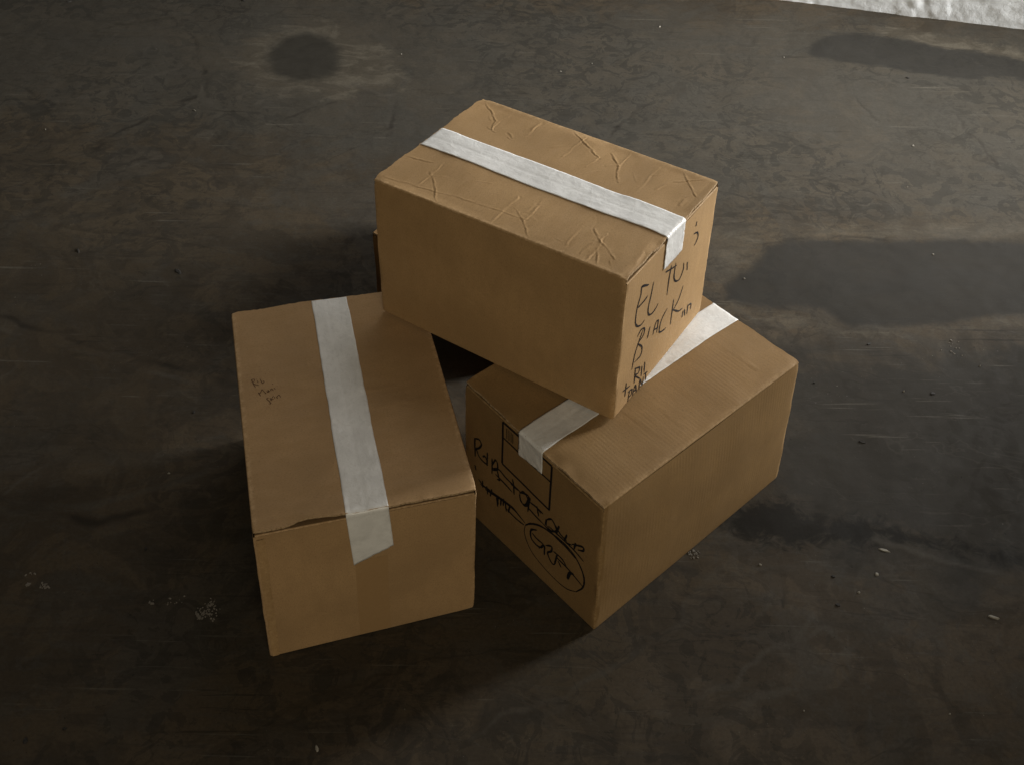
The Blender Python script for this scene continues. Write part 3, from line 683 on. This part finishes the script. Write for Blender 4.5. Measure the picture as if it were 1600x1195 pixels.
# --- box C: on top
c_bot = [B3(957, 657, 0.3275), np.array([0.335, 1.635, 0.3270]), np.array([-0.064, 1.886, 0.3290]), B3(597, 485, 0.3320)]
c_top = [B3(980, 437, 0.614), B3(1124, 283, 0.6075), B3(755, 153, 0.607), B3(583, 280, 0.612)]
bxC = Box(c_bot, c_top, 0.3165, 0.472, 0.286, 'cardboard_box', 'creased cardboard box lying on top of the others, black words on one end', M_CARD[2], 8.9, (0.002, 0.004, 0.003, 0.004))
# --- box D: mostly hidden behind
p0 = B3(581, 362, 0.201); ang = math.radians(-35)
ux = np.array([math.cos(ang), math.sin(ang), 0]); vy = np.array([-math.sin(ang), math.cos(ang), 0])
d_bot = [up(p0, 0.001), up(p0 + ux * .345, 0.001), up(p0 + ux * .345 + vy * .38, 0.001), up(p0 + vy * .38, 0.001)]
d_top = [p + np.array([0, 0, 0.200]) for p in d_bot]
bxD = Box(d_bot, d_top, 0.345, 0.38, 0.200, 'cardboard_box', 'cardboard box almost hidden behind, only one corner showing past the top box', M_CARD[3], 12.1)
for b in (a_bot, b_bot, d_bot): flat_under([tuple(p[:2]) for p in b])

def cr(box, sc, ox, oy, strokes, wd, ht):
    for st in strokes: box.creases.append(([box.pix(ox + x / sc, oy + y / sc, 'top') for x, y in st], wd, ht))
cr(bxC, 2.655, 560, 130, [[(530, 80), (550, 115), (572, 155)], [(555, 192), (600, 150), (650, 120)], [(572, 155), (555, 192)], [(900, 210), (945, 260), (1000, 310)], [(850, 310), (900, 265), (945, 232)],
  [(945, 350), (1000, 310)], [(945, 232), (975, 228)], [(1050, 295), (1080, 345), (1065, 385), (1075, 410)], [(1080, 345), (1130, 290)], [(1340, 365), (1370, 405), (1395, 470)],
  [(1370, 405), (1430, 400)], [(300, 370), (318, 440), (320, 495)], [(240, 420), (300, 380), (355, 335)], [(650, 520), (690, 575), (705, 640)], [(690, 575), (750, 515)],
  [(980, 610), (1010, 670), (1060, 730)], [(940, 740), (985, 690), (1030, 630)], [(985, 690), (990, 760)]], 0.0015, 0.0008)
cr(bxC, 2.655, 560, 130, [[(1165, 440), (1250, 350)], [(540, 580), (600, 530), (660, 475)], [(865, 670), (935, 600)], [(1235, 440), (1310, 410), (1370, 405)], [(700, 215), (760, 160)], [(1120, 790), (1185, 705)]], 0.0022, 0.0007)
cr(bxC, 2.655, 560, 130, [[(110, 390), (240, 425), (420, 475), (560, 520)], [(180, 300), (300, 330)], [(560, 520), (700, 570)]], 0.0020, 0.0004)
cr(bxA, 3.62, 340, 420, [[(870, 785), (1000, 755), (1140, 735)], [(910, 1045), (1060, 1020)], [(830, 690), (1020, 660)]], 0.004, 0.0007)
cr(bxB, 3.318, 900, 440, [[(690, 305), (800, 375), (880, 420), (940, 465)]], 0.0022, 0.0006)
cr(bxB, 3.318, 900, 440, [[(330, 580), (480, 690), (560, 750)], [(250, 680), (440, 800)]], 0.003, 0.00025)

rc_ = np.random.RandomState(21)
for k in range(26):
    x = rc_.uniform(0.012, 0.30); y = rc_.uniform(0.01, 0.46); a = rc_.uniform(0, 6.28); L_ = rc_.uniform(0.008, 0.035)
    bxC.creases.append(([(x, y), (x + L_ * math.cos(a), y + L_ * math.sin(a))], rc_.uniform(0.0012, 0.003), rc_.uniform(0.0002, 0.0005)))
# raised lid edge beside the tape on A, lip on C
bxA.lift = lambda x, y: 0.0045 * sst(0.03, 0.09, x) * (1 - sst(0.135, 0.15, x)) * (1 - sst(0.0, 0.05, y)) + 0.0008 * (1 - sst(0, 0.02, y)) * vn(x * 60, 0 * x, 2)
bxC.lift = lambda x, y: -0.0022 * (1 - sst(0.0, 0.016, y)) * (1 - sst(0.10, 0.12, x)) + 0.001 * (1 - sst(0, 0.012, y)) * sst(.2, .23, x)
bxB.lift = lambda x, y: 0.0012 * (1 - sst(0, 0.02, y)) * vn(x * 40, 0 * x, 7)
bxA_edge = lambda x: 0.004 * sst(0.055, 0.07, x) * (1 - sst(0.09, 0.12, x))
bxC_edge = lambda x: 0.003 * (1 - sst(0.085, 0.10, x)) * sst(0.004, 0.012, x)

for b, e0, ny in ((bxA, bxA_edge, 120), (bxB, None, 120), (bxC, bxC_edge, 360), (bxD, None, 60)):
    b.build_body(); b.build_flaps(e0, ny)

# tapes
ax0 = bxA.pix(539, 797, 'top')[0]; ax1 = bxA.pix(606, 785, 'top')[0]; ax2 = bxA.pix(486, 468, 'top')[0]; ax3 = bxA.pix(540, 459, 'top')[0]
bxA.build_tape(ax0, ax1, ax2, ax3, 0.122, 0.090, 0.05, skew0=0.055, label='white tape with a slanting torn end')
w0 = 0.345
bx_a = bxB.pix(812, 672, 'top')[0]; bx_b = bxB.pix(849, 706, 'top')[0]; bx_d = bxB.pix(1153, 499, 'top')[0]
bxB.build_tape(bx_a, bx_b, bx_d - (bx_b - bx_a), bx_d, 0.050, 0.046, 0.05, label='white tape lapping over the printed frame')
bxC.build_tape(0.128, 0.190, 0.128, 0.190, 0.060, 0.058, 0.05, label='white tape across the creased lid')

# clear brownish tape low on A's front
x0, zz0 = bxA.pix(556, 893, 'end'); x1, _ = bxA.pix(606, 886, 'end')
nr, ncx = 24, 8; V = []; UV = []
for i in range(nr):
    z = 0.004 + (zz0 + 0.03 - 0.004) * i / (nr - 1)
    x = np.linspace(x0, x1, ncx); V.append(bxA.rel(x, -bxA.bul(0, x, z + 0 * x) - 0.0003, z + 0 * x)); UV.append(np.stack([x, 0 * x + z], 1))
bxA.add('clear_tape', np.concatenate(V), [(i * ncx + j, i * ncx + j + 1, (i + 1) * ncx + j + 1, (i + 1) * ncx + j) for i in range(nr - 1) for j in range(ncx - 1)], M_CLEAR, np.concatenate(UV))['label'] = 'brownish clear packing tape under the white tape'
# glued joint strip on A's left edge of the front
V = []; UV = []
for i in range(nr):
    z = 0.003 + (bxA.zt - 0.012) * i / (nr - 1)
    x = np.linspace(0.0045, 0.017 + 0.0008 * float(vn(z * 40, 0, 3)), 6)
    V.append(bxA.rel(x, -bxA.bul(0, x, z + 0 * x) - 0.0016 * (1 - sst(.012, .018, x)) - 0.0003, z + 0 * x)); UV.append(np.stack([x + 8, 0 * x + z], 1))
bxA.add('glue_flap', np.concatenate(V), [(i * 6 + j, i * 6 + j + 1, (i + 1) * 6 + j + 1, (i + 1) * 6 + j) for i in range(nr - 1) for j in range(5)], M_CARD[2], np.concatenate(UV), np.full(nr * 6, 0.5))

# writing
C_STROKES = [
  [(318, 335), (290, 350), (282, 400), (262, 470), (250, 530), (247, 580), (262, 595), (285, 580), (300, 555)], [(262, 482), (300, 440), (325, 405)], [(285, 352), (332, 338)],
  [(362, 320), (345, 400), (325, 480), (325, 520), (345, 515), (370, 480), (385, 450)],
  [(470, 215), (455, 290), (438, 400)], [(433, 260), (460, 243), (500, 215)], [(495, 200), (483, 280), (490, 312), (515, 300), (538, 240), (542, 200)], [(564, 195), (562, 245)],
  [(608, 22), (630, 12), (635, 35), (622, 70), (608, 95)], [(628, -55), (622, -25)],
  [(292, 612), (265, 690), (240, 770), (222, 865)], [(256, 660), (280, 615), (300, 608), (292, 650), (258, 702)], [(258, 702), (284, 725), (275, 775), (238, 818)], [(335, 595), (318, 670)],
  [(352, 650), (370, 575), (385, 560), (375, 635)], [(355, 620), (385, 600)], [(440, 480), (410, 540), (395, 590), (392, 630), (420, 615), (432, 600)],
  [(480, 425), (470, 500), (460, 585)], [(540, 340), (510, 430), (470, 505)], [(475, 490), (510, 500), (537, 482)], [(540, 500), (535, 540)], [(550, 490), (552, 530)],
  [(572, 460), (565, 520)], [(568, 470), (590, 455), (588, 490)],
  [(245, 850), (238, 950)], [(240, 858), (270, 850), (262, 885), (242, 900), (275, 920)], [(285, 840), (282, 905)], [(303, 815), (300, 880)],
  [(190, 945), (182, 1030)], [(168, 1000), (212, 963)], [(210, 1000), (200, 1065)], [(200, 1005), (225, 985), (220, 1020), (205, 1035)], [(228, 1030), (245, 960), (255, 1005)], [(232, 1000), (255, 985)],
  [(270, 1000), (275, 925), (290, 960), (297, 905)], [(310, 885), (312, 935)], [(298, 893), (322, 876)]]
for a0, a1 in ((0, 4), (4, 8), (8, 10), (10, 24), (24, 28), (28, 99)):
    bxC.write('end', [(3.981, 930, 360, C_STROKES[a0:a1])], M_INK, 0.0033, name='handwritten_word', label='loose black marker capitals')
A_STROKES = [
  [(275, 400), (310, 480), (350, 550)], [(265, 420), (300, 395), (335, 405), (300, 475)], [(300, 475), (360, 495), (420, 505)], [(380, 420), (402, 460)], [(430, 380), (480, 470), (512, 440), (482, 420)], [(360, 400), (372, 392)],
  [(400, 640), (450, 710)], [(405, 645), (440, 660)], [(470, 580), (550, 670)], [(440, 660), (470, 580)], [(560, 610), (580, 640), (610, 620), (580, 600), (606, 634)], [(640, 615), (636, 580), (660, 580), (684, 610)], [(695, 555), (722, 585)], [(655, 490), (682, 480)],
  [(600, 740), (560, 760), (600, 800), (640, 850), (590, 850)], [(620, 740), (650, 800)], [(640, 775), (690, 700)], [(640, 775), (690, 770)], [(700, 725), (712, 755)], [(740, 720), (765, 760)], [(750, 730), (790, 690), (825, 745)]]
for a0, a1 in ((0, 6), (6, 14), (14, 99)):
    bxA.write('top', [(11.95, 370, 560, A_STROKES[a0:a1])], M_PEN, 0.0013, name='handwritten_word', label='short word in faint brown pen')
B_UPPER = [
  [(60, 320), (58, 400), (62, 480), (60, 540)], [(60, 330), (110, 345), (135, 400), (110, 440), (75, 450), (62, 470)], [(75, 450), (110, 540), (160, 600), (215, 640)],
  [(205, 490), (205, 560), (200, 650)], [(150, 540), (180, 540), (205, 600)], [(260, 560), (262, 640), (260, 740)], [(262, 640), (300, 580), (325, 630), (320, 690), (270, 700)], [(320, 690), (340, 770), (350, 810), (320, 800)],
  [(260, 680), (340, 690), (420, 780), (500, 860), (600, 960)], [(300, 740), (420, 860), (500, 950)], [(500, 800), (515, 880), (520, 980)], [(480, 850), (560, 930)],
  [(580, 960), (640, 970), (690, 1010), (650, 1100), (600, 1060), (580, 980)], [(700, 1010), (690, 1100), (680, 1180)],
  [(60, 640), (70, 700)], [(100, 800), (160, 880), (240, 930)], [(330, 1000), (330, 1100)], [(400, 1030), (390, 1110)], [(150, 820), (150, 900)], [(200, 880), (210, 980)], [(260, 920), (240, 1000)],
  [(120, 860), (300, 980), (480, 1110), (560, 1190)]]
B_LOWER = [
  [(520, 60), (560, 50), (600, 110), (610, 170), (570, 190), (530, 130), (520, 60)], [(630, 110), (600, 190)], [(620, 150), (700, 210), (740, 270)], [(600, 200), (680, 290), (760, 370)], [(700, 195), (718, 300)], [(700, 210), (765, 275)],
  [(800, 330), (790, 390)], [(800, 335), (850, 330), (890, 400), (900, 450), (850, 450), (800, 390)], [(930, 400), (900, 480)], [(890, 390), (940, 480), (1010, 560)], [(1010, 490), (990, 560), (1060, 600)], [(1100, 580), (1080, 640)],
  [(1060, 590), (1170, 620), (1175, 660), (1120, 650)], [(760, 370), (900, 520), (1000, 620), (1100, 740)], [(820, 400), (960, 530), (1080, 650), (1180, 770)],
  [(160, 20), (300, 110), (460, 230), (580, 370)], [(280, 100), (290, 200)], [(330, 110), (320, 190)], [(370, 150), (380, 250)], [(420, 190), (400, 260)], [(380, 220), (480, 320), (570, 390)],
  [(580, 390), (640, 375), (740, 400), (860, 480), (980, 580), (1080, 700), (1150, 830), (1185, 950), (1170, 1040), (1100, 1085)],
  (0.55, [(1100, 1085), (1000, 1050), (880, 950), (760, 820), (660, 690), (600, 570), (570, 460), (580, 390)]),
  [(700, 440), (640, 440), (640, 520), (690, 590), (740, 620), (770, 590), (720, 630)], [(650, 470), (700, 530), (770, 590)], [(780, 600), (775, 700)], [(790, 600), (850, 610), (850, 660), (810, 680), (850, 780), (880, 800)],
  [(910, 700), (880, 800)], [(870, 660), (960, 740), (1010, 830)], [(920, 760), (950, 830)], [(900, 720), (1000, 820), (1060, 890), (1170, 1030)], (1.6, [(1012, 950), (1040, 890), (1080, 900)])]
for nm, gu, gl, lb in (('handwritten_word', B_UPPER[:14], B_LOWER[:15], 'scrawled and struck black marker line'), ('handwritten_word', B_UPPER[14:], B_LOWER[15:21], 'short crossed out marker line'),
                       ('marker_oval', [], B_LOWER[21:23], 'hand drawn black oval'), ('handwritten_word', [], B_LOWER[23:], 'marker word and arrow inside the oval')):
    bxB.write('end', [(7.468, 735, 640, gu), (6.637, 735, 760, gl)], M_INK, 0.0040, name=nm, label=lb)
bxB.write('end', [(7.468, 735, 640, [
  [(385, 140), (378, 620)], [(385, 140), (955, 655)], [(378, 620), (930, 1160)], [(930, 1160), (955, 655)],
  (0.8, [(390, 325), (940, 835)]), (0.4, [(430, 215), (430, 335)]), (0.4, [(455, 235), (455, 355)]), (0.4, [(480, 258), (480, 375)]), (0.4, [(500, 280), (500, 390)])])],
  M_INK, 0.0046, name='printed_frame', taper=False, jit=0.03, label='black printed rectangle')

# floor mesh now that it is level under the boxes
ny_, nx_ = GX.shape
me = bpy.data.meshes.new('floor')
V = np.stack([GX.ravel(), GY.ravel(), Z.ravel()], 1).astype(np.float32)
I = np.arange(ny_ * nx_).reshape(ny_, nx_)
Q = np.stack([I[:-1, :-1], I[:-1, 1:], I[1:, 1:], I[1:, :-1]], -1).reshape(-1, 4).astype(np.int32)
me.vertices.add(len(V)); me.vertices.foreach_set('co', V.ravel())
me.loops.add(Q.size); me.loops.foreach_set('vertex_index', Q.ravel())
me.polygons.add(len(Q)); me.polygons.foreach_set('loop_start', np.arange(0, Q.size, 4, dtype=np.int32))
me.update(calc_edges=True); me.validate()
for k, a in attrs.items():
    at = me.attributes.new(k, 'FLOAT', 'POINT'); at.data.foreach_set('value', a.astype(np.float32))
me.polygons.foreach_set('use_smooth', np.ones(len(me.polygons), bool))
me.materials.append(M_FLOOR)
fo = bpy.data.objects.new('floor', me); COL.objects.link(fo)
tag(fo, 'dark troweled concrete floor with scuffs and stains', None, None, 'structure')

# ------------------------------------------------------------------ wall
def wall_mat():
    t = NT('rough_white_plaster'); v = t.n('ShaderNodeTexCoord').outputs['Object']
    n1 = t.noise(v, 14, 5, 0.65, 0.6); n2 = t.noise(v, 90, 4, 0.65); n3 = t.noise(v, 4, 3, 0.5)
    c = t.mix(t.ramp(n3, 0.3, 0.7), (0.82, 0.85, 0.875), (0.88, 0.91, 0.935))
    c = t.mix(t.math('MULTIPLY', t.ramp(n1, 0.56, 0.7), 0.5), c, (0.66, 0.67, 0.67))
    c = t.mix(t.math('MULTIPLY', t.ramp(n2, 0.68, 0.75), 0.5), c, (0.45, 0.45, 0.44))
    t.lk(c, t.b.inputs['Base Color']); t.b.inputs['Roughness'].default_value = 0.8
    h = t.math('ADD', t.math('MULTIPLY', n1, 0.35), t.math('MULTIPLY', n2, 0.55))
    t.lk(t.bump(h, 0.6, 0.004), t.b.inputs['Normal'])
    return t.m
wa = bp(1215, 0)[:2]; wb = bp(1600, 47)[:2]; wd = (wb - wa) / np.linalg.norm(wb - wa); wn = np.array([wd[1], -wd[0]])
ss = axis(-0.4, 1.12, 0.006, -4.0, 1.0); zz = axis(-0.02, 0.30, 0.006, -0.03, 2.8)
SS, ZZ = np.meshgrid(ss, zz)
dsp = 0.0010 * fbm(SS * 6, ZZ * 6, 2, 2) + 0.0009 * fbm(SS * 45, ZZ * 45, 5, 3) + 0.0022 * sst(0.35, 0.5, fbm(SS * 7 + ZZ * 5, ZZ * 9 - SS * 4, 17, 3)) * (ZZ < 0.4)
WV = np.stack([wa[0] + wd[0] * SS + wn[0] * dsp, wa[1] + wd[1] * SS + wn[1] * dsp, ZZ], -1).reshape(-1, 3)
nS = len(ss)
WF = [(i * nS + j, i * nS + j + 1, (i + 1) * nS + j + 1, (i + 1) * nS + j) for i in range(len(zz) - 1) for j in range(nS - 1)]
n0 = len(WV)
bk = [(wa[0] + wd[0] * s_ - wn[0] * 0.15, wa[1] + wd[1] * s_ - wn[1] * 0.15, z_) for z_ in (zz[0], zz[-1]) for s_ in (ss[0], ss[-1])]
WV = np.concatenate([WV, np.array(bk)]); top0 = (len(zz) - 1) * nS
WF += [(n0 + 1, n0, n0 + 2, n0 + 3), tuple([top0 + j for j in range(nS)] + [n0 + 3, n0 + 2]), tuple([i * nS for i in range(len(zz))] + [n0 + 2, n0]), tuple([i * nS + nS - 1 for i in range(len(zz) - 1, -1, -1)] + [n0 + 1, n0 + 3])]
wo = mesh_np('wall', WV, WF, wall_mat())
tag(wo, 'rough white plastered wall at the far edge of the floor', 'wall', None, None)

# ------------------------------------------------------------------ small litter on the floor
def simple(name, col, rough=0.8):
    t = NT(name); v = t.n('ShaderNodeTexCoord').outputs['Object']; n = t.noise(v, 200, 3, 0.6)
    t.lk(t.mix(n, tuple(x * 0.75 for x in col), tuple(x * 1.15 for x in col)), t.b.inputs['Base Color']); t.b.inputs['Roughness'].default_value = rough
    return t.m
M_CHIP = simple('plaster_chip', (0.27, 0.25, 0.21)); M_DARK = simple('dark_grit', (0.018, 0.015, 0.012)); M_FLK = simple('lime_flakes', (0.17, 0.15, 0.125))
def zf(x, y):
    return float(Z[min(len(fy) - 1, np.searchsorted(fy, y)), min(len(fx) - 1, np.searchsorted(fx, x))])
def lump(rg, x, y, sx, sy, h, rot):
    """irregular angular crumb"""
    n = 7; V = []
    for k in range(n):
        a = 2 * math.pi * k / n; q = rg.uniform(0.7, 1.15)
        V.append((q * sx * math.cos(a), q * sy * math.sin(a), -0.0008))
    for k in range(n):
        a = 2 * math.pi * k / n + 0.2; q = rg.uniform(0.45, 0.8)
        V.append((q * sx * math.cos(a), q * sy * math.sin(a), h * rg.uniform(0.6, 1.1)))
    cr_, sr = math.cos(rot), math.sin(rot)
    V = [(x + cr_ * a - sr * b, y + sr * a + cr_ * b, c) for a, b, c in V]
    F = [(k, (k + 1) % n, n + (k + 1) % n, n + k) for k in range(n)] + [tuple(range(n, 2 * n)), tuple(range(n - 1, -1, -1))]
    return V, F
rg = random.Random(11)
def crumb(px, py, sx, sy, h, mat, name, label, cat, group, rot=None):
    p = bp(px, py); V, F = lump(rg, 0, 0, sx, sy, h, rg.uniform(0, 3) if rot is None else rot)
    o = mesh_np(name, V, F, mat, None, None, False); o.location = (p[0], p[1], zf(p[0], p[1]) + 0.0006)
    tag(o, label, cat, group); return o
for px, py, sx, sy in [(1427, 228, .007, .004), (1225, 90, .003, .003), (1458, 398, .003, .003), (1531, 572, .003, .002), (1418, 292, .003, .002), (1031, 42, .006, .003), (925, 100, .004, .002), (876, 113, .004, .002),
                       (1370, 897, .006, .005), (1342, 925, .003, .004), (1188, 882, .004, .003), (264, 739, .0045, .0022), (71, 203, .003, .002), (495, 1168, .009, .004), (304, 173, .006, .002), (1163, 436, .003, .002), (1412, 612, .0025, .002), (627, 85, .003, .002), (1256, 1110, .002, .002), (1484, 1115, .003, .002)]:
    crumb(px, py, sx * 0.75, sy * 0.75, 0.0018, M_CHIP, 'plaster_chip', 'tiny white plaster chip lying on the dark floor', 'chip', 'white plaster chips scattered on the floor')
crumb(1552, 963, .012, .0035, .0014, M_CHIP, 'plaster_sliver', 'longest pale plaster sliver, lying alone on the dark floor', 'chip', None, -0.3)
crumb(1381, 859, .012, .0035, .0014, M_CHIP, 'plaster_sliver', 'pale plaster sliver lying along the edge of the dark stain', 'chip', None, -0.35)
for px, py, sx, sy in [(278, 425, .012, .006), (122, 392, .010, .003), (303, 644, .003, .005), (228, 857, .005, .003), (40, 1157, .006, .005), (101, 1138, .004, .003), (1457, 615, .007, .006), (1347, 690, .003, .009), (1358, 538, .007, .003), (1302, 900, .005, .004), (1309, 945, .005, .005), (1418, 122, .006, .003), (1272, 598, .003, .002), (108, 3, .008, .004), (380, 2, .009, .004), (243, 77, .003, .002)]:
    crumb(px, py, sx, sy, 0.002, M_DARK, 'grit_crumb', 'small black grit crumb lying on the floor', 'grit', 'black grit crumbs scattered on the floor')
def flakes(pts, label):
    V = []; F = []
    c = bp(*pts[0][:2])
    for px, py, n, spx, spy in pts:
        for k in range(n):
            p = bp(px + rg.gauss(0, spx), py + rg.gauss(0, spy)); q = rg.uniform(0.0006, 0.0022)
            v, f = lump(rg, p[0] - c[0], p[1] - c[1], q * rg.uniform(0.8, 1.8), q, rg.uniform(.0005, .0012), rg.uniform(0, 3)); b = len(V)
            v = [(a, e, z + zf(p[0], p[1]) + 0.0006) for a, e, z in v]
            V += v; F += [tuple(i + b for i in ff) for ff in f]
    o = mesh_np('lime_flakes', V, F, M_FLK, None, None, False); o.location = (c[0], c[1], 0)
    tag(o, label, None, None, 'stuff')
flakes([(320, 958, 70, 10, 4), (330, 942, 30, 6, 4), (275, 938, 10, 8, 3), (236, 941, 10, 2, 3)], 'speckled patch of pale lime flakes on the dark floor')
flakes([(70, 914, 25, 4, 3), (45, 913, 10, 3, 2), (52, 896, 6, 5, 2)], 'small cluster of pale lime flakes on the dark floor')
flakes([(1085, 866, 25, 5, 4)], 'pale flakes beside the foot of the written box')
flakes([(1490, 545, 16, 8, 6)], 'pale flakes on the worn floor beside the smooth patch')
